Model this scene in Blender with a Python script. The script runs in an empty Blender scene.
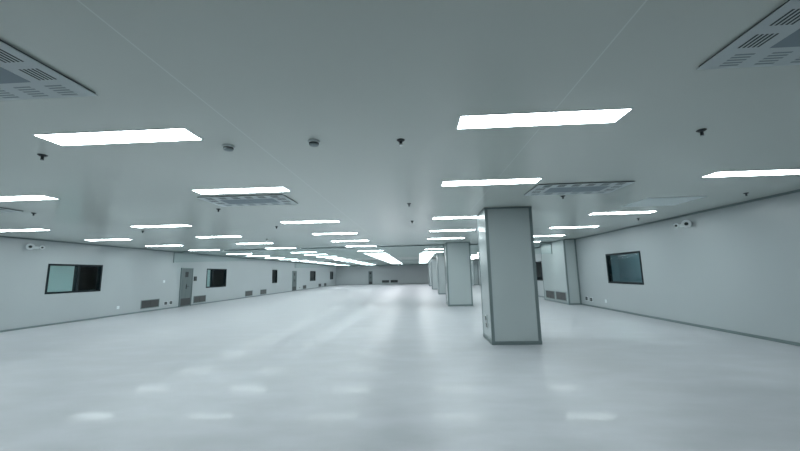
import bpy, bmesh, math, random
from mathutils import Vector, Matrix
random.seed(4)
SC = bpy.context.scene
COL = SC.collection

# ------------------------------------------------------------------ camera
H = 2.8            # ceiling height
XL, XR = -12.235, 6.875
Y0, Y1 = -3.2, 50.0
CAM_H = 1.44678
cam = bpy.data.cameras.new('camera')
cam.sensor_width = 36.0
cam.lens = 336.174 / 800 * 36.0
cam.clip_start, cam.clip_end = 0.02, 200
camo = bpy.data.objects.new('camera', cam)
COL.objects.link(camo)
p_, y_, r_ = 0.143060129, -0.0505732862, -0.0208095290
fw = Vector((math.sin(y_)*math.cos(p_), math.cos(y_)*math.cos(p_), math.sin(p_)))
rt0 = Vector((math.cos(y_), -math.sin(y_), 0))
up0 = rt0.cross(fw)
rt = math.cos(r_)*rt0 + math.sin(r_)*up0
up = -math.sin(r_)*rt0 + math.cos(r_)*up0
m = Matrix((rt, up, -fw)).transposed().to_4x4()
m.translation = Vector((0, 0, CAM_H))
camo.matrix_world = m
SC.camera = camo

# ------------------------------------------------------------------ world, exposure
w = bpy.data.worlds.new('world'); SC.world = w; w.use_nodes = True
w.node_tree.nodes['Background'].inputs[0].default_value = (0.0, 0.0, 0.0, 1)
w.node_tree.nodes['Background'].inputs[1].default_value = 0.0
SC.view_settings.view_transform = 'Standard'
SC.view_settings.look = 'None'
SC.view_settings.gamma = 1.0
SC.view_settings.use_curve_mapping = False
SC.view_settings.exposure = 0.0
SC.cycles.max_bounces = 10
SC.cycles.diffuse_bounces = 7
SC.cycles.glossy_bounces = 4
SC.cycles.transparent_max_bounces = 8
LAMP_E = 27.0
LAMP_COL = (0.875, 0.985, 1.0)

# ------------------------------------------------------------------ materials
def mat(name, col, rough=0.5, metal=0.0, spec=0.5, coat=0.0, coat_rough=0.1):
    mt = bpy.data.materials.new(name); mt.use_nodes = True
    b = mt.node_tree.nodes['Principled BSDF']
    b.inputs['Base Color'].default_value = (*col, 1)
    b.inputs['Roughness'].default_value = rough
    b.inputs['Metallic'].default_value = metal
    b.inputs['Specular IOR Level'].default_value = spec
    b.inputs['Coat Weight'].default_value = coat
    b.inputs['Coat Roughness'].default_value = coat_rough
    return mt

def noise_vary(mt, col_a, col_b, scale=(1, 1, 1), nscale=2.0, detail=4, rough=None, bump=0.0):
    """blend two close colours (and roughnesses) with object-space noise"""
    nt = mt.node_tree; b = nt.nodes['Principled BSDF']
    tc = nt.nodes.new('ShaderNodeTexCoord'); mp = nt.nodes.new('ShaderNodeMapping')
    mp.inputs['Scale'].default_value = scale
    nt.links.new(tc.outputs['Object'], mp.inputs['Vector'])
    n = nt.nodes.new('ShaderNodeTexNoise'); n.inputs['Scale'].default_value = nscale
    n.inputs['Detail'].default_value = detail
    nt.links.new(mp.outputs[0], n.inputs['Vector'])
    r = nt.nodes.new('ShaderNodeValToRGB')
    r.color_ramp.elements[0].position = 0.32; r.color_ramp.elements[1].position = 0.68
    r.color_ramp.elements[0].color = (*col_a, 1); r.color_ramp.elements[1].color = (*col_b, 1)
    nt.links.new(n.outputs['Fac'], r.inputs['Fac'])
    nt.links.new(r.outputs['Color'], b.inputs['Base Color'])
    if rough:
        mr = nt.nodes.new('ShaderNodeMapRange')
        mr.inputs['From Min'].default_value = 0.3; mr.inputs['From Max'].default_value = 0.7
        mr.inputs['To Min'].default_value = rough[0]; mr.inputs['To Max'].default_value = rough[1]
        nt.links.new(n.outputs['Fac'], mr.inputs['Value'])
        nt.links.new(mr.outputs[0], b.inputs['Roughness'])
    if bump:
        bp = nt.nodes.new('ShaderNodeBump'); bp.inputs['Strength'].default_value = bump
        bp.inputs['Distance'].default_value = 0.01
        nt.links.new(n.outputs['Fac'], bp.inputs['Height'])
        nt.links.new(bp.outputs[0], b.inputs['Normal'])
    return mt

def emit(name, col, strength):
    mt = bpy.data.materials.new(name); mt.use_nodes = True
    nt = mt.node_tree; nt.nodes.clear()
    e = nt.nodes.new('ShaderNodeEmission'); o = nt.nodes.new('ShaderNodeOutputMaterial')
    e.inputs[0].default_value = (*col, 1); e.inputs[1].default_value = strength
    nt.links.new(e.outputs[0], o.inputs[0])
    return mt

def glass(name, tint, refl_min=0.0, ior=1.5):
    mt = bpy.data.materials.new(name); mt.use_nodes = True
    nt = mt.node_tree; nt.nodes.clear()
    o = nt.nodes.new('ShaderNodeOutputMaterial')
    t = nt.nodes.new('ShaderNodeBsdfTransparent'); t.inputs[0].default_value = (*tint, 1)
    g = nt.nodes.new('ShaderNodeBsdfGlossy'); g.inputs['Roughness'].default_value = 0.03
    f = nt.nodes.new('ShaderNodeFresnel'); f.inputs[0].default_value = ior
    mx = nt.nodes.new('ShaderNodeMixShader')
    gm = nt.nodes.new('ShaderNodeNewGeometry'); inv = nt.nodes.new('ShaderNodeMath'); inv.operation = 'SUBTRACT'; inv.inputs[0].default_value = 1.0
    ml = nt.nodes.new('ShaderNodeMath'); ml.operation = 'MULTIPLY'      # reflect at the front face of the sheet only
    nt.links.new(gm.outputs['Backfacing'], inv.inputs[1]); nt.links.new(f.outputs[0], ml.inputs[0]); nt.links.new(inv.outputs[0], ml.inputs[1])
    nt.links.new(ml.outputs[0], mx.inputs[0]); nt.links.new(t.outputs[0], mx.inputs[1])
    nt.links.new(g.outputs[0], mx.inputs[2]); nt.links.new(mx.outputs[0], o.inputs[0])
    return mt

M = {}
M['wall'] = noise_vary(mat('painted_wall_panel', (0.5, 0.56, 0.58), 0.3, spec=0.5), (0.385, 0.425, 0.44), (0.397, 0.438, 0.452), (1, 1, 1), 0.6, 1)
M['ceil'] = noise_vary(mat('painted_ceiling_panel', (0.46, 0.54, 0.54), 0.19, spec=0.5), (0.625, 0.665, 0.63), (0.64, 0.685, 0.645), (1, 0.6, 1), 0.5, 1)
M['floor'] = noise_vary(mat('epoxy_floor', (0.5, 0.57, 0.61), 0.4, spec=0.4, coat=0.06, coat_rough=0.06), (0.37, 0.388, 0.412), (0.465, 0.482, 0.514), (0.6, 1.3, 1), 2.0, 10, (0.36, 0.56))
M['alu'] = mat('grey_aluminium_profile', (0.185, 0.235, 0.24), 0.42, metal=0.3)
M['alu_line'] = mat('ceiling_joint_profile', (0.60, 0.68, 0.66), 0.4)
M['column'] = noise_vary(mat('column_panel', (0.42, 0.49, 0.5), 0.25), (0.415, 0.47, 0.475), (0.43, 0.485, 0.49), (1, 1, 1), 0.8, 1)
M['black'] = mat('black_window_frame', (0.010, 0.018, 0.022), 0.5, spec=0.15)
M['glass'] = glass('window_glass', (0.82, 0.92, 0.92))
M['baffle'] = glass('baffle_glass', (0.92, 0.965, 0.96), ior=1.45)
M['frame'] = mat('white_light_frame', (0.7, 0.76, 0.77), 0.4)
M['lamp'] = emit('lit_diffuser', LAMP_COL, LAMP_E)
M['lamp_far'] = emit('lit_diffuser_far_run', (0.93, 0.97, 1.0), LAMP_E * 0.15)
M['plate'] = mat('white_grille_plate', (0.56, 0.62, 0.63), 0.4)
M['slot'] = mat('dark_slot', (0.035, 0.05, 0.055), 0.6)
M['slot_lit'] = mat('lit_slot_blade', (0.25, 0.31, 0.33), 0.5)  # lighter copy of the slot colour, for blades that catch the light
M['mesh_grey'] = mat('perforated_grey_plate', (0.24, 0.30, 0.34), 0.55)
M['gasket'] = mat('dark_gasket', (0.09, 0.115, 0.12), 0.6)
M['steel'] = noise_vary(mat('steel_door_leaf', (0.17, 0.21, 0.22), 0.4, metal=0.4), (0.115, 0.15, 0.155), (0.145, 0.18, 0.185), (6, 6, 0.6), 2, 3)
M['dark'] = mat('dark_fitting', (0.015, 0.022, 0.026), 0.45)
M['grille'] = mat('dark_grille_blade', (0.035, 0.042, 0.045), 0.5)
M['white'] = mat('white_plastic', (0.72, 0.77, 0.78), 0.4)
M['detector'] = mat('grey_plastic', (0.22, 0.27, 0.28), 0.5)
M['chrome'] = mat('chrome', (0.6, 0.64, 0.66), 0.25, metal=1.0)
M['blank'] = mat('pale_access_panel', (0.74, 0.82, 0.82), 0.3)
M['room_pale'] = mat('pale_side_room_wall', (0.56, 0.65, 0.65), 0.6)
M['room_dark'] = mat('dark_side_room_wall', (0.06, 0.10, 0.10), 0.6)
M['room_teal'] = mat('teal_side_room_wall', (0.18, 0.28, 0.33), 0.6)

# the poured epoxy is very slightly wavy, so mirrored lamps break up
def wavy_coat(mt):
    nt = mt.node_tree; b = nt.nodes['Principled BSDF']
    tc = nt.nodes.new('ShaderNodeTexCoord'); n = nt.nodes.new('ShaderNodeTexNoise'); bp = nt.nodes.new('ShaderNodeBump')
    n.inputs['Scale'].default_value = 2.6; n.inputs['Detail'].default_value = 3
    bp.inputs['Strength'].default_value = 0.09; bp.inputs['Distance'].default_value = 0.02
    nt.links.new(tc.outputs['Object'], n.inputs['Vector']); nt.links.new(n.outputs['Fac'], bp.inputs['Height'])
    nt.links.new(bp.outputs[0], b.inputs['Coat Normal'])
wavy_coat(M['floor'])

# ceiling panel joints: thin lines in the panel pattern, every 2.82 m across, running away from the camera
def ceiling_joints(mt):
    nt = mt.node_tree; b = nt.nodes['Principled BSDF']
    src = b.inputs['Base Color'].links[0].from_socket
    tc = nt.nodes.new('ShaderNodeTexCoord'); sx = nt.nodes.new('ShaderNodeSeparateXYZ')
    nt.links.new(tc.outputs['Object'], sx.inputs[0])
    def math_(op, a, bb):
        n = nt.nodes.new('ShaderNodeMath'); n.operation = op
        for i, v in enumerate((a, bb)):
            if isinstance(v, (int, float)): n.inputs[i].default_value = v
            elif v is not None: nt.links.new(v, n.inputs[i])
        return n.outputs[0]
    a = math_('ADD', sx.outputs['X'], 0.21)          # joints at x = -1.62 and x = 1.20
    a = math_('ABSOLUTE', a, None)
    a = math_('SUBTRACT', a, 1.41)
    a = math_('ABSOLUTE', a, None)
    a = math_('LESS_THAN', a, 0.005)
    mx = nt.nodes.new('ShaderNodeMixRGB')
    nt.links.new(a, mx.inputs[0]); nt.links.new(src, mx.inputs[1]); mx.inputs[2].default_value = (0.74, 0.79, 0.755, 1)
    nt.links.new(mx.outputs[0], b.inputs['Base Color'])
ceiling_joints(M['ceil'])

# ------------------------------------------------------------------ mesh helpers
def box(bm, x0, x1, y0, y1, z0, z1):
    vs = [bm.verts.new((x, y, z)) for x in (x0, x1) for y in (y0, y1) for z in (z0, z1)]
    for f in ((0, 1, 3, 2), (4, 6, 7, 5), (0, 4, 5, 1), (2, 3, 7, 6), (0, 2, 6, 4), (1, 5, 7, 3)):
        bm.faces.new([vs[i] for i in f])

def lathe(bm, prof, n=24, axis='Z', origin=(0, 0, 0)):
    """revolve (radius, height) pairs about an axis through origin"""
    o = Vector(origin); rings = []
    for r, h in prof:
        ring = []
        for k in range(n if r > 1e-6 else 1):
            a = 2*math.pi*k/n
            c, s = r*math.cos(a), r*math.sin(a)
            v = {'Z': (c, s, h), 'X': (h, c, s), 'Y': (s, h, c)}[axis]
            ring.append(bm.verts.new(o + Vector(v)))
        rings.append(ring)
    for a, b in zip(rings, rings[1:]):
        for k in range(n):
            k2 = (k+1) % n
            q = [a[k % len(a)], a[k2 % len(a)], b[k2 % len(b)], b[k % len(b)]]
            q = list(dict.fromkeys(q))
            if len(q) > 2: bm.faces.new(q)

def obj(name, bm, material, parent=None, bevel=0.0, smooth=False):
    bmesh.ops.recalc_face_normals(bm, faces=bm.faces)
    if bevel:
        es = [e for e in bm.edges if len(e.link_faces) == 2 and e.calc_face_angle() > 0.5]
        bmesh.ops.bevel(bm, geom=es, offset=bevel, segments=2, affect='EDGES', clamp_overlap=True)
    me = bpy.data.meshes.new(name); bm.to_mesh(me); bm.free()
    if smooth:
        for p in me.polygons: p.use_smooth = True
        me.set_sharp_from_angle(angle=math.radians(35))
    me.materials.append(material)
    o = bpy.data.objects.new(name, me); COL.objects.link(o)
    if parent: o.parent = parent
    return o

def boxes(name, lst, material, parent=None, bevel=0.0):
    bm = bmesh.new()
    for b in lst: box(bm, *b)
    return obj(name, bm, material, parent, bevel)

def empty(name, loc, rz=0.0):
    o = bpy.data.objects.new(name, None); o.empty_display_size = 0.1
    COL.objects.link(o); o.location = loc; o.rotation_euler = (0, 0, rz)
    return o

def tag(o, label, cat, group=None, kind=None):
    o['label'] = label; o['category'] = cat
    if group: o['group'] = group
    if kind: o['kind'] = kind
    return o

def copy_tree(o, parent=None):
    c = o.copy(); COL.objects.link(c)
    if parent: c.parent = parent
    for ch in [x for x in bpy.data.objects if x.parent == o]:
        copy_tree(ch, c)
    return c

def holes_wall(name, x0, x1, ya, yb, holes, material):
    """wall along Y between x0 and x1 with openings (y0, y1, z0, z1)"""
    bm = bmesh.new(); y = ya
    for (h0, h1, z0, z1) in sorted(holes):
        box(bm, x0, x1, y, h0, 0, H)
        if z0 > 0: box(bm, x0, x1, h0, h1, 0, z0)
        box(bm, x0, x1, h0, h1, z1, H)
        y = h1
    box(bm, x0, x1, y, yb, 0, H)
    return obj(name, bm, material)

# ------------------------------------------------------------------ room shell
T = 0.12
WIN_L = [(10.58, 12.52, 1.03, 2.02, 11.60), (19.05, 21.08, 0.88, 1.98, 19.62), (27.93, 28.90, 0.90, 2.02, None),
         (37.9, 39.9, 0.86, 1.98, None), (46.6, 48.3, 0.88, 1.98, None)]
WIN_R = [(10.80, 12.72, 0.97, 2.00, None), (19.25, 21.15, 0.92, 1.98, None), (36.4, 38.3, 0.95, 1.98, None)]
o = boxes('floor', [(XL-3.2, XR+3.0, Y0-0.2, Y1+0.2, -0.15, 0.0)], M['floor']); tag(o, 'glossy pale blue-grey seamless epoxy floor of the hall', 'floor', kind='structure')
o = boxes('ceiling', [(XL-3.2, XR+3.0, Y0-0.2, Y1+0.2, H, H+0.15)], M['ceil']); tag(o, 'glossy grey-green flat panel ceiling holding the lights', 'ceiling', kind='structure')
o = holes_wall('wall_left', XL-T, XL, Y0, Y1, [h[:4] for h in WIN_L], M['wall']); tag(o, 'long grey panel wall with doors, windows and low grilles', 'wall', kind='structure')
o = holes_wall('wall_right', XR, XR+T, Y0, Y1, [h[:4] for h in WIN_R], M['wall']); tag(o, 'grey panel wall behind the pillars with one wide window near the camera', 'wall', kind='structure')
o = boxes('wall_back', [(XL-T, XR+T, Y1, Y1+T, 0, H)], M['wall']); tag(o, 'distant end wall with a narrow door and two low grilles', 'wall', kind='structure')
o = boxes('wall_front', [(XL-T, XR+T, Y0-T, Y0, 0, H)], M['wall']); tag(o, 'plain grey wall closing the hall behind the camera', 'wall', kind='structure')

# side rooms seen through the windows
def side_room(name, x0, x1, ya, yb, material, label):
    t = 0.06; s = 1 if x1 > 0 else -1
    far = (x1-t, x1) if s > 0 else (x0, x0+t)
    o = boxes(name, [(x0, x1, ya, ya+t, 0, H), (x0, x1, yb-t, yb, 0, H), (far[0], far[1], ya+t, yb-t, 0, H)], material)
    tag(o, label, 'wall', kind='structure')
side_room('wall_side_room_1', XL-3.0, XL-T, 7.0, 11.66, M['room_pale'], 'pale lit side room wall seen through the bright pane of the two-pane window')
side_room('wall_side_room_2', XL-3.0, XL-T, 11.67, 16.0, M['room_dark'], 'dark side room wall seen through the black pane of the two-pane window')
side_room('wall_side_room_3', XL-3.0, XL-T, 16.2, 19.68, M['room_pale'], 'pale side room wall seen in the narrow pane beyond the steel door')
side_room('wall_side_room_4', XL-3.0, XL-T, 19.69, 49.9, M['room_dark'], 'dark side room wall seen through the small windows far along the hall')
side_room('wall_side_room_5', XR+T, XR+2.9, 7.0, 17.0, M['room_teal'], 'teal side room wall seen through the wide single-pane window')
side_room('wall_side_room_6', XR+T, XR+2.9, 17.1, 49.9, M['room_dark'], 'dark side room wall seen through the window beyond the air duct casing')

# skirting and ceiling trims
def trim(name, lst, label, cat='trim'):
    o = boxes(name, lst, M['alu'], bevel=0.004); tag(o, label, cat, kind='structure')
trim('baseboard_left', [(XL, XL+0.018, Y0, 16.87, 0, 0.055), (XL, XL+0.018, 17.83, 32.42, 0, 0.055), (XL, XL+0.018, 33.58, Y1, 0, 0.055)], 'thin dark grey metal skirting under the wall with the steel doors', 'baseboard')
trim('baseboard_right', [(XR-0.018, XR, Y0, 14.93, 0, 0.062), (XR-0.018, XR, 17.78, Y1, 0, 0.062)], 'dark grey metal skirting under the wall behind the pillars', 'baseboard')
trim('baseboard_back', [(XL+0.03, -7.36, Y1-0.018, Y1, 0, 0.055), (-6.74, XR-0.03, Y1-0.018, Y1, 0, 0.055)], 'dark skirting line under the distant end wall', 'baseboard')
trim('trim_left', [(XL, XL+0.03, Y0, Y1, H-0.045, H)], 'dark grey angle strip where ceiling meets the wall with steel doors')
trim('trim_right', [(XR-0.03, XR, Y0, 14.93, H-0.045, H), (XR-0.03, XR, 17.78, Y1, H-0.045, H)], 'dark grey angle strip where ceiling meets the wall behind the pillars')
trim('trim_back', [(XL+0.04, XR-0.04, Y1-0.03, Y1, H-0.045, H)], 'dark angle strip along the top of the distant end wall')

# windows (each frame and pane a part)
def window(n, side, y0, y1, z0, z1, mull, label):
    s = 1 if side < 0 else -1                  # direction into the hall
    xw = XL if side < 0 else XR
    root = empty('window_%d' % n, (xw, (y0+y1)/2, z0))
    tag(root, label, 'window', kind='structure')
    yc = (y0+y1)/2; a, b = y0-yc, y1-yc; h = z1-z0; w = 0.055
    def X(d0, d1): return tuple(sorted((s*d0, s*d1)))
    fx = X(-T-0.005, 0.012)
    boxes('window_frame', [(*fx, a-0.005, a+w, -0.005, h+0.005), (*fx, b-w, b+0.005, -0.005, h+0.005), (*fx, a+w, b-w, -0.005, w), (*fx, a+w, b-w, h-w, h+0.005)], M['black'], root)
    px = X(-0.03, -0.022)
    if mull:
        c = mull-yc
        boxes('mullion', [(*X(-T, 0.008), c-0.04, c+0.04, w, h-w)], M['black'], root)
        boxes('pane', [(*px, a+w, c-0.04, w, h-w)], M['glass'], root)
        boxes('pane', [(*px, c+0.04, b-w, w, h-w)], M['glass'], root)
    else:
        boxes('pane', [(*px, a+w, b-w, w, h-w)], M['glass'], root)
    return root
window(1, -1, *WIN_L[0], 'black-framed two-pane window, one pane pale and one black, nearest on its wall')
window(2, -1, *WIN_L[1], 'black-framed window just beyond the steel door and low grille, narrow pale pane')
window(3, -1, *WIN_L[2], 'small dark window between the paired grilles and the farther steel door')
window(4, -1, *WIN_L[3], 'dark window beyond the farther steel door, tiny in the distance')
window(5, -1, *WIN_L[4], 'last tiny dark window before the far end corner')
window(6, 1, *WIN_R[0], 'wide black-framed single-pane teal window on the wall below the twin emergency lamps')
window(7, 1, *WIN_R[1], 'dark window seen between the big pillar and the air duct casing')
window(8, 1, *WIN_R[2], 'tiny dark window seen past the second pillar')

# doors
def door(n, loc, rz, wdt, hgt, label):
    root = empty('door_%d' % n, loc, rz)       # local: leaf in XZ, facing -Y
    tag(root, label, 'door', kind='structure')
    boxes('door_leaf', [(-wdt/2+0.04, wdt/2-0.04, -0.03, 0.0, 0.02, hgt-0.04)], M['steel'], root, 0.004)
    boxes('door_frame', [(-wdt/2, -wdt/2+0.04, -0.045, 0, 0, hgt), (wdt/2-0.04, wdt/2, -0.045, 0, 0, hgt), (-wdt/2+0.04, wdt/2-0.04, -0.045, 0, hgt-0.04, hgt)], M['alu'], root)
    boxes('vision_panel', [(-0.14, 0.10, -0.036, -0.03, hgt*0.76, hgt*0.90)], M['dark'], root, 0.002)
    hb = bmesh.new(); box(hb, -0.04, 0.02, -0.045, -0.03, 0.90, 1.14); box(hb, -0.02, 0.14, -0.075, -0.06, 1.02, 1.045); box(hb, -0.02, 0.0, -0.061, -0.044, 1.02, 1.045)
    obj('door_handle', hb, M['dark'], root, 0.003)
    boxes('kick_plate', [(-wdt/2+0.1, wdt/2-0.1, -0.034, -0.03, 0.06, 0.42)], M['grille'], root, 0.002)
    return root
door(1, (XL, 17.35, 0), math.pi/2, 0.92, 1.99, 'grey steel door between two low grilles on the long wall')
door(2, (XL, 33.0, 0), math.pi/2, 1.1, 1.96, 'farther grey steel door along the long wall, beyond the small dark window')
door(3, (-7.05, Y1, 0), 0, 0.62, 1.96, 'narrow dark door in the distant end wall beside two low grilles')

# ------------------------------------------------------------------ pillars
def pillar(x0, x1, y0, y1, label, name='pillar', cat='pillar', grp='square pillars in one row down the hall', wallside=False):
    cx, cy = (x0+x1)/2, (y0+y1)/2; a, b = (x1-x0)/2, (y1-y0)/2
    root = empty(name, (cx, cy, 0)); tag(root, label, cat, grp, 'thing')
    boxes('column_body', [(-a+0.006, a-0.006 if not wallside else a, -b+0.006, b-0.006, 0.0, H-0.004)], M['column'], root)
    t = 0.062
    for sx in ((-1, 1) if not wallside else (-1,)):
        for sy in (-1, 1):
            xx = sorted((sx*a, sx*(a-t))); yy = sorted((sy*b, sy*(b-0.012)))
            x2 = sorted((sx*a, sx*(a-0.012))); y2 = sorted((sy*(b-0.012), sy*(b-t)))
            boxes('corner_trim', [(*xx, *yy, 0.07, H-0.035), (*x2, *y2, 0.07, H-0.035)], M['alu'], root)
    if wallside:
        for sy in (-1, 1):
            yy = sorted((sy*b, sy*(b-0.012)))
            boxes('wall_joint_trim', [(a-t, a, *yy, 0.07, H-0.035)], M['alu'], root)
    e = 0.004; ax = a+e if not wallside else a
    boxes('base_trim', [(-a-e, ax, -b-e, -b+0.012, 0, 0.07), (-a-e, ax, b-0.012, b+e, 0, 0.07), (-a-e, -a+0.012, -b+0.012, b-0.012, 0, 0.07)] + ([(a-0.012, a+e, -b+0.012, b-0.012, 0, 0.07)] if not wallside else []), M['alu'], root)
    boxes('top_shade_strip', [(-a-e, ax, -b-e, -b+0.012, H-0.035, H-0.002), (-a-e, ax, b-0.012, b+e, H-0.035, H-0.002), (-a-e, -a+0.012, -b+0.012, b-0.012, H-0.035, H-0.002)] + ([(a-0.012, a+e, -b+0.012, b-0.012, H-0.035, H-0.002)] if not wallside else []), M['alu'], root)  # dark strip stands in for the shade line under the ceiling
    return root
PX0, PX1 = 1.44, 2.42
pillar(PX0, PX1, 7.09, 8.02, 'large grey panelled square pillar nearest the camera with dark metal corner strips')
pillar(1.28, 2.36, 15.2, 16.35, 'second grey square pillar of the row, meeting the glass smoke baffle')
pillar(1.36, 2.30, 23.6, 24.6, 'third square pillar in the row, mostly hidden behind the second')
pillar(1.22, 2.2, 30.9, 31.9, 'fourth square pillar in the row, a thin strip beside the third')
pillar(1.22, 2.2, 39.5, 40.5, 'fifth and last visible square pillar, a sliver at the end of the row')
pc = 'casings against the wall behind the pillars'
pillar(6.35, XR-0.004, 14.95, 17.75, 'long grey panelled air duct casing on the wall with two low grilles', 'duct_casing', 'duct casing', pc, True)
pillar(6.35, XR-0.004, 31.0, 32.2, 'grey panelled casing on the wall hidden behind the big pillar', 'duct_casing', 'duct casing', pc, True)
pillar(6.35, XR-0.004, 39.3, 40.5, 'far dark casing on the wall seen just past the second pillar', 'duct_casing', 'duct casing', pc, True)

# ------------------------------------------------------------------ glass smoke baffles
def baffle(x0, x1, y, z, label):
    root = empty('smoke_baffle', ((x0+x1)/2, y, H)); a = (x1-x0)/2
    tag(root, label, 'smoke baffle', 'glass smoke baffles hanging from the ceiling')
    boxes('glass_pane', [(-a+0.03, a-0.03, -0.004, 0.004, z-H+0.012, -0.04)], M['baffle'], root)
    boxes('top_rail', [(-a, a, -0.02, 0.02, -0.04, 0)], M['alu'], root)
    boxes('bottom_edge', [(-a+0.03, a-0.03, -0.007, 0.007, z-H, z-H+0.012)], M['baffle'], root)
    for s in (-1, 1):
        boxes('end_profile', [(*sorted((s*a, s*(a-0.03))), -0.015, 0.015, z-H, -0.04)], M['alu'], root)
baffle(XL+0.04, 1.27, 16.25, 2.24, 'wide clear glass smoke baffle hanging between the long wall and second pillar')
baffle(2.37, 6.34, 16.25, 2.24, 'short clear glass smoke baffle between second pillar and duct casing')
baffle(XL+0.04, 1.2, 33.0, 2.24, 'distant glass smoke baffle hanging in line behind the fourth pillar')

# ------------------------------------------------------------------ ceiling lights
LW, LD = 1.44, 0.25
def make_light(wd, dp, lampmat, prot=0.006):
    root = empty('ceiling_light', (0, 0, H))
    a, b = wd/2, dp/2; f = 0.014
    boxes('light_frame', [(-a-f, a+f, -b-f, -b, -0.005, 0.0), (-a-f, a+f, b, b+f, -0.006, 0.0), (-a-f, -a, -b, b, -0.006, 0.0), (a, a+f, -b, b, -0.006, 0.0)], M['frame'], root)
    boxes('diffuser', [(-a, a, -b, b, -prot, 0.0)], lampmat, root)
    return root
ORD = ['first', 'second', 'third', 'fourth', 'fifth', 'sixth', 'seventh', 'eighth', 'ninth', 'tenth', 'eleventh', 'twelfth', 'thirteenth', 'fourteenth', 'fifteenth', 'sixteenth', 'seventeenth', 'eighteenth', 'nineteenth', 'twentieth']
ROWS = [2.92, 5.03, 8.28, 10.82, 13.3, 15.9, 19.2, 21.5, 24.1, 26.7, 29.3, 31.8, 34.5, 37.1, 39.7, 42.3, 44.9, 47.5]
COLS = [(-10.42, 'column beside the long wall'), (-6.6, 'second column from the long wall'), (-2.74, 'middle column over the open aisle'),
        (1.13, 'column in line with the pillars'), (4.96, 'column beside the wall behind the pillars')]
proto = make_light(LW, LD, M['lamp']); used = False
for i, y in enumerate(ROWS):
    for j, (x, cname) in enumerate(COLS):
        if j in (2, 3) and y > 20: continue
        if j == 3 and abs(y-15.9) < 0.1: continue
        if i == 0 and j in (0, 4): continue
        o = copy_tree(proto) if used else proto
        used = True
        dx = {(0, 2): -0.07, (1, 4): 0.08, (1, 1): -0.06, (2, 0): -0.09, (3, 0): -0.05}.get((i, j), 0.05 if j == 2 and i >= 2 else 0)
        o.location = (x+dx, y, H)
        tag(o, 'bright white strip ceiling light, %s row ahead, %s' % (ORD[i], cname), 'ceiling light', 'white ceiling lights in rows')
pa = make_light(1.42, 1.16, M['lamp_far']); used = False
for x, nm in ((-2.74, 'middle aisle'), (0.66, 'pillar-side')):
    for k in range(19):
        o = copy_tree(pa) if used else pa
        used = True
        o.location = (x, 21.9 + k*1.25, H)
        tag(o, 'square white ceiling light, %s in the unbroken %s run beyond the baffle' % (ORD[k], nm), 'ceiling light', 'square ceiling lights set end to end')
        if x > 0 and k == 0: o.location.x = 1.02
        elif x > 0: o.scale = (0.72, 1, 1)

# ------------------------------------------------------------------ supply/return diffusers on the ceiling
def slots(bm, cx, cy, along, n=5, L=0.12, Wd=0.14):
    for k in range(n):
        t = (k-(n-1)/2)*Wd/n
        if along == 'y': box(bm, cx+t-0.0065, cx+t+0.0065, cy-L/2, cy+L/2, -0.0200, -0.0188)
        else: box(bm, cx-L/2, cx+L/2, cy+t-0.0065, cy+t+0.0065, -0.0200, -0.0188)
def make_diffuser():
    root = empty('air_diffuser', (0, 0, H)); a, b = 0.745, 0.375
    boxes('gasket', [(-a+0.012, a-0.012, -b+0.012, b-0.012, -0.014, 0)], M['gasket'], root)
    boxes('face_plate', [(-a, a, -b, b, -0.019, -0.014)], M['plate'], root, 0.002)
    boxes('perforated_plate', [(-0.47, -0.004, -0.17, 0.17, -0.0200, -0.0188), (0.004, 0.47, -0.17, 0.17, -0.0200, -0.0188)], M['mesh_grey'], root)
    for k in range(6):
        x = -0.565 + k*0.226
        for y, mt in ((0.28, M['slot_lit']), (-0.28, M['slot'])):  # far row painted as lit blades, near row as shaded slots
            bm = bmesh.new(); slots(bm, x, y, 'x'); obj('slot_vent', bm, mt, root)
    for sx in (-1, 1):
        for y in (-0.095, 0.095):
            bm = bmesh.new(); slots(bm, sx*0.61, y, 'y'); obj('slot_vent', bm, M['slot'], root)
    return root
d0 = make_diffuser(); first = True
for x, y, lab in ((-3.045, 1.805, 'white slotted ceiling air diffuser, cropped at the upper corner above the long wall side'),
                  (2.675, 1.85, 'white slotted ceiling air diffuser, cropped at the upper corner above the pillar side'),
                  (-2.95, 5.72, 'slotted ceiling air diffuser right behind a second-row light, in the open aisle'),
                  (2.66, 5.62, 'slotted ceiling air diffuser close in front of the nearest pillar'),
                  (-8.31, 5.62, 'slotted ceiling air diffuser near the long wall, only one dark edge showing')):
    o = d0 if first else copy_tree(d0); first = False
    o.location = (x, y, H); tag(o, lab, 'air diffuser', 'slotted air diffusers on the ceiling')
acc = empty('ceiling_hatch_cover', (5.02, 7.04, H))
boxes('hatch_cover', [(-0.54, 0.54, -0.415, 0.415, -0.010, 0)], M['blank'], acc, 0.003)
boxes('hatch_rim', [(-0.555, 0.555, -0.43, -0.415, -0.006, 0), (-0.555, 0.555, 0.415, 0.43, -0.006, 0), (-0.555, -0.54, -0.415, 0.415, -0.006, 0), (0.54, 0.555, -0.415, 0.415, -0.006, 0)], M['frame'], acc)
tag(acc, 'plain pale square hatch on the ceiling near the wall with twin emergency lamps', 'ceiling hatch')

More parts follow.
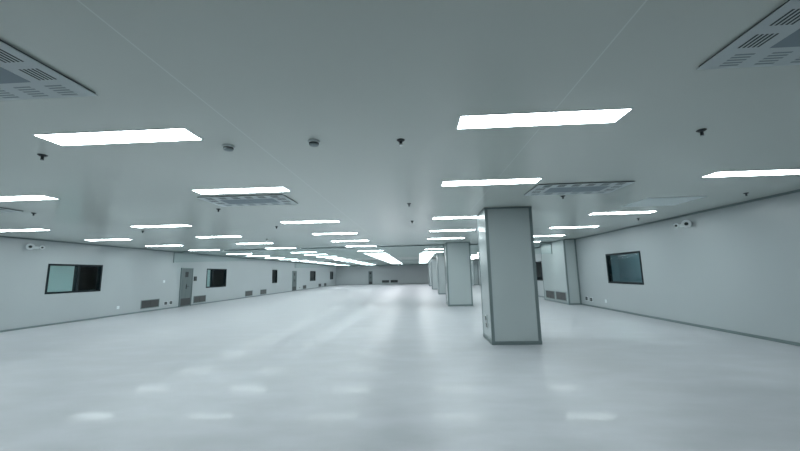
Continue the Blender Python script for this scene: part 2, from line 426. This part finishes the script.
# ------------------------------------------------------------------ smoke detectors and sprinklers
def make_detector():
    root = empty('smoke_detector', (0, 0, H))
    bm = bmesh.new(); lathe(bm, [(0, 0), (0.058, 0), (0.060, -0.004), (0.060, -0.018), (0.050, -0.022), (0, -0.022)], 32)
    obj('mounting_base', bm, M['white'], root, smooth=True)
    bm = bmesh.new(); lathe(bm, [(0, -0.022), (0.05, -0.022), (0.05, -0.034), (0, -0.034)], 32); obj('sensing_chamber', bm, M['dark'], root, smooth=True)
    bm = bmesh.new(); lathe(bm, [(0, -0.034), (0.048, -0.034), (0.044, -0.046), (0.025, -0.052), (0, -0.053)], 32); obj('cap', bm, M['detector'], root, smooth=True)
    return root
s0 = make_detector(); s0.location = (-1.93, 3.24, H)
tag(s0, 'round grey smoke detector on the ceiling beside the first-row light', 'smoke detector', 'round smoke detectors on the ceiling')
s1 = copy_tree(s0); s1.location = (-1.02, 3.21, H)
tag(s1, 'round grey smoke detector between the other detector and a black sprinkler', 'smoke detector', 'round smoke detectors on the ceiling')

def make_sprinkler():
    root = empty('sprinkler', (0, 0, H))
    bm = bmesh.new(); lathe(bm, [(0, 0), (0.042, 0), (0.042, -0.004), (0.026, -0.016), (0, -0.016)], 20); obj('escutcheon', bm, M['dark'], root, smooth=True)
    bm = bmesh.new(); lathe(bm, [(0, -0.016), (0.011, -0.016), (0.011, -0.03), (0.006, -0.034), (0.006, -0.056), (0, -0.056)], 12)
    for s in (-1, 1): box(bm, s*0.012-0.003, s*0.012+0.003, -0.004, 0.004, -0.056, -0.016)
    obj('nozzle', bm, M['dark'], root, smooth=True)
    bm = bmesh.new(); lathe(bm, [(0, -0.056), (0.018, -0.056), (0.018, -0.059), (0, -0.059)], 12); obj('deflector', bm, M['chrome'], root)
    return root
q0 = make_sprinkler(); first = True
for x, y, lab in ((-4.02, 3.28, 'small black ceiling sprinkler beside the first-row light, on the long wall side'),
                  (-0.14, 3.27, 'small black ceiling sprinkler alone above the middle of the hall, first row'),
                  (2.85, 3.33, 'small black ceiling sprinkler beyond the pillar-column first-row light'),
                  (-7.62, 6.20, 'tiny black sprinkler near the partly hidden diffuser edge by the long wall'),
                  (6.11, 6.42, 'tiny black sprinkler close to the wall above the pale hatch'),
                  (2.69, 6.18, 'tiny black sprinkler behind the diffuser that is close to the nearest pillar'),
                  (-3.93, 6.37, 'tiny black sprinkler behind the diffuser over the open aisle'),
                  (-0.14, 6.42, 'tiny black sprinkler mid hall between second and third rows of lights'),
                  (-3.83, 8.91, 'tiny black sprinkler behind the third-row light of the open aisle'),
                  (-7.75, 9.04, 'tiny black sprinkler behind the third-row light nearer the long wall'),
                  (-0.12, 8.63, 'tiny black sprinkler mid hall between third and fourth rows of lights'),
                  (-5.44, 11.86, 'tiny black sprinkler between fourth and fifth rows, amid two columns'),
                  (5.98, 9.30, 'tiny black sprinkler near the wall beside the third-row light and hatch')):
    o = q0 if first else copy_tree(q0); first = False
    o.location = (x, y, H); tag(o, lab, 'sprinkler', 'small black sprinklers on the ceiling')

# ------------------------------------------------------------------ low wall grilles
def make_grille(wd, hg):
    root = empty('air_grille', (0, 0, 0)); a = wd/2; f = 0.03     # local XZ plane, facing -Y
    boxes('grille_frame', [(-a, a, -0.015, 0, 0, f), (-a, a, -0.015, 0, hg-f, hg), (-a, -a+f, -0.015, 0, f, hg-f), (a-f, a, -0.015, 0, f, hg-f)], M['alu'], root)
    boxes('grille_backing', [(-a+f, a-f, -0.003, 0, f, hg-f)], M['dark'], root)
    n = 9; bm = bmesh.new()
    for k in range(n):
        z = f + (hg-2*f)*(k+0.5)/n
        vs = [bm.verts.new(v) for v in ((-a+f, -0.014, z-0.012), (a-f, -0.014, z-0.012), (a-f, -0.003, z+0.008), (-a+f, -0.003, z+0.008))]
        vs2 = [bm.verts.new(v.co + Vector((0, 0.001, 0.004))) for v in vs]
        bm.faces.new(vs); bm.faces.new(vs2[::-1])
        for i in range(4): bm.faces.new((vs[i], vs2[i], vs2[(i+1) % 4], vs[(i+1) % 4]))
    box(bm, -0.006, 0.006, -0.0145, -0.003, f, hg-f)
    obj('louvres', bm, M['grille'], root)
    return root
g0 = make_grille(1.07, 0.385); first = True
HP = math.pi/2
for x, y, z, rz, lab in ((XL, 15.04, 0.145, HP, 'dark louvred low grille on the long wall, before the steel door and sockets'),
                         (XL, 18.56, 0.10, HP, 'dark louvred low grille directly beyond the steel door, under the card reader'),
                         (XL, 24.07, 0.09, HP, 'dark low grille, nearer one of the pair before the small dark window'),
                         (XL, 26.37, 0.08, HP, 'dark low grille, farther one of the pair before the small dark window'),
                         (XL, 36.1, 0.08, HP, 'dark low grille just beyond the farther steel door'),
                         (XL, 41.75, 0.08, HP, 'tiny dark low grille, nearer of the last pair on the long wall'),
                         (XL, 44.2, 0.08, HP, 'tiny dark low grille, farther of the last pair on the long wall'),
                         (-4.84, Y1, 0.2, 0, 'small dark grille low on the end wall, next to the narrow door'),
                         (-3.55, Y1, 0.2, 0, 'small dark grille low on the end wall, away from the narrow door'),
                         (6.35, 15.68, 0.13, -HP, 'dark low grille on the duct casing, nearer its front corner'),
                         (6.35, 16.93, 0.12, -HP, 'dark low grille on the duct casing, on its far half')):
    o = g0 if first else copy_tree(g0); first = False
    o.location = (x, y, z); o.rotation_euler = (0, 0, rz)
    tag(o, lab, 'air grille', 'dark louvred grilles low on the walls')

# ------------------------------------------------------------------ sockets, plates, reader
def make_socket():
    root = empty('wall_socket', (0, 0, 0))
    boxes('back_plate', [(-0.085, 0.085, -0.012, 0, -0.07, 0.07)], M['white'], root, 0.003)
    boxes('socket_insert', [(-0.07, 0.07, -0.018, -0.012, -0.058, 0.058)], M['dark'], root, 0.002)
    boxes('socket_slot', [(-0.03, -0.02, -0.021, -0.018, -0.02, 0.02), (0.02, 0.03, -0.021, -0.018, -0.02, 0.02)], M['detector'], root)
    return root
k0 = make_socket(); first = True
for x, y, z, rz, lab in ((XL, 15.98, 0.28, HP, 'dark square wall socket between the low grille and its twin socket'),
                         (XL, 16.32, 0.28, HP, 'dark square wall socket just before the steel door'),
                         (XR, 14.45, 0.30, -HP, 'dark square wall socket tucked beside the duct casing corner'),
                         (XR, 14.08, 0.28, -HP, 'dark square wall socket, farther from the duct casing corner'),
                         (PX0, 7.55, 0.47, -HP, 'small dark socket on the side of the nearest pillar, the upper one'),
                         (PX0, 7.50, 0.33, -HP, 'small dark socket on the side of the nearest pillar, the lower one'),
                         (XL, 34.55, 0.26, HP, 'tiny dark socket between the farther steel door and the next grille')):
    o = k0 if first else copy_tree(k0); first = False
    o.location = (x, y, z); o.rotation_euler = (0, 0, rz)
    o.scale = (0.8, 1, 0.75) if x == PX0 else (1.25, 1, 1.2)
    tag(o, lab, 'socket', 'small dark wall sockets')
def plate(x, y, z, rz, lab):
    root = empty('blank_plate', (x, y, z), rz); tag(root, lab, 'wall plate', 'small white wall plates')
    boxes('plate_cover', [(-0.06, 0.06, -0.01, 0, -0.06, 0.06)], M['chrome'] if False else M['frame'], root, 0.003)
    bm = bmesh.new()
    for s in (-1, 1): lathe(bm, [(0, -0.0115), (0.006, -0.0115), (0.006, -0.01)], 10, 'Y', (s*0.035, 0, 0))
    obj('plate_screws', bm, M['detector'], root)
plate(XL, 13.38, 0.33, HP, 'small white plate low on the long wall under the two-pane window end')
plate(XL, 15.78, 1.32, HP, 'small white plate at waist height before the steel door')
plate(XR, 13.03, 0.30, -HP, 'small white plate low under the wide teal window')
rd = empty('card_reader', (XL, 18.05, 1.30), HP); tag(rd, 'small dark card reader box on the wall beside the steel door', 'card reader')
boxes('reader_body', [(-0.11, 0.11, -0.035, 0, 0, 0.24)], M['dark'], rd, 0.008)
boxes('reader_screen', [(-0.07, 0.07, -0.037, -0.035, 0.13, 0.21)], M['grille'], rd)

# ------------------------------------------------------------------ twin emergency lamps
def emergency(x, y, z, sgn, ang, lab, gap=0.34):
    """body against the wall; heads look out into the hall (sgn = direction of the hall in x)"""
    root = empty('emergency_light', (x, y, z)); tag(root, lab, 'emergency light', 'twin-head emergency lights high on the walls')
    X = lambda a, b: tuple(sorted((sgn*a, sgn*b)))
    boxes('lamp_body', [(*X(0, 0.05), -0.11, 0.11, -0.05, 0.03)], M['white'], root, 0.006)
    for k, (dy, r) in enumerate(((-gap/2, 0.10), (gap/2, 0.065))):
        bm = bmesh.new()
        lathe(bm, [(0, 0), (r*0.75, 0), (r, 0.05), (r, 0.075), (r*0.86, 0.08), (r*0.80, 0.062), (0, 0.062)], 24, 'Y')
        h = obj('lamp_head', bm, M['white'], root, smooth=True)
        h.location = (sgn*0.075, dy, 0.0)
        h.rotation_euler = (0, 0, ang)
        bm = bmesh.new(); lathe(bm, [(0, 0.0635), (r*0.42, 0.0635), (r*0.36, 0.074), (0, 0.078)], 20, 'Y')
        obj('lens', bm, M['dark'], h, smooth=True)
        boxes('swivel_arm', [(*X(0.03, 0.08), *sorted((dy*0.62, dy*0.9)), -0.02, 0.0)], M['white'], root)
# heads aimed toward the open hall; local +Y turned round to face -Y and inward
emergency(XL, 10.10, 2.53, 1, -math.radians(130), 'white twin-head emergency light above the two-pane window, by the ceiling edge')
emergency(XR, 8.95, 2.545, -1, math.radians(142), 'white twin-head emergency light high on the wall before the teal window', 0.34)

# ------------------------------------------------------------------ side room lamps (unseen small ceiling panels added to light the neighbouring rooms)
def side_lamp(x, y, e, lab):
    root = empty('side_room_light', (x, y, H)); tag(root, lab, 'ceiling light')
    boxes('diffuser', [(-0.3, 0.3, -0.3, 0.3, -0.016, 0)], emit('side_room_diffuser', LAMP_COL, e), root)
    boxes('light_frame', [(-0.33, 0.33, -0.33, -0.3, -0.01, 0), (-0.33, 0.33, 0.3, 0.33, -0.01, 0)], M['frame'], root)
side_lamp(XL-1.4, 9.6, 30, 'unseen square lamp added to light the side room behind the bright window pane')
side_lamp(XL-1.4, 18.2, 30, 'unseen square lamp added to light the side room beyond the steel door')
side_lamp(XR+1.5, 14.6, 30, 'unseen square lamp added to light the teal side room')
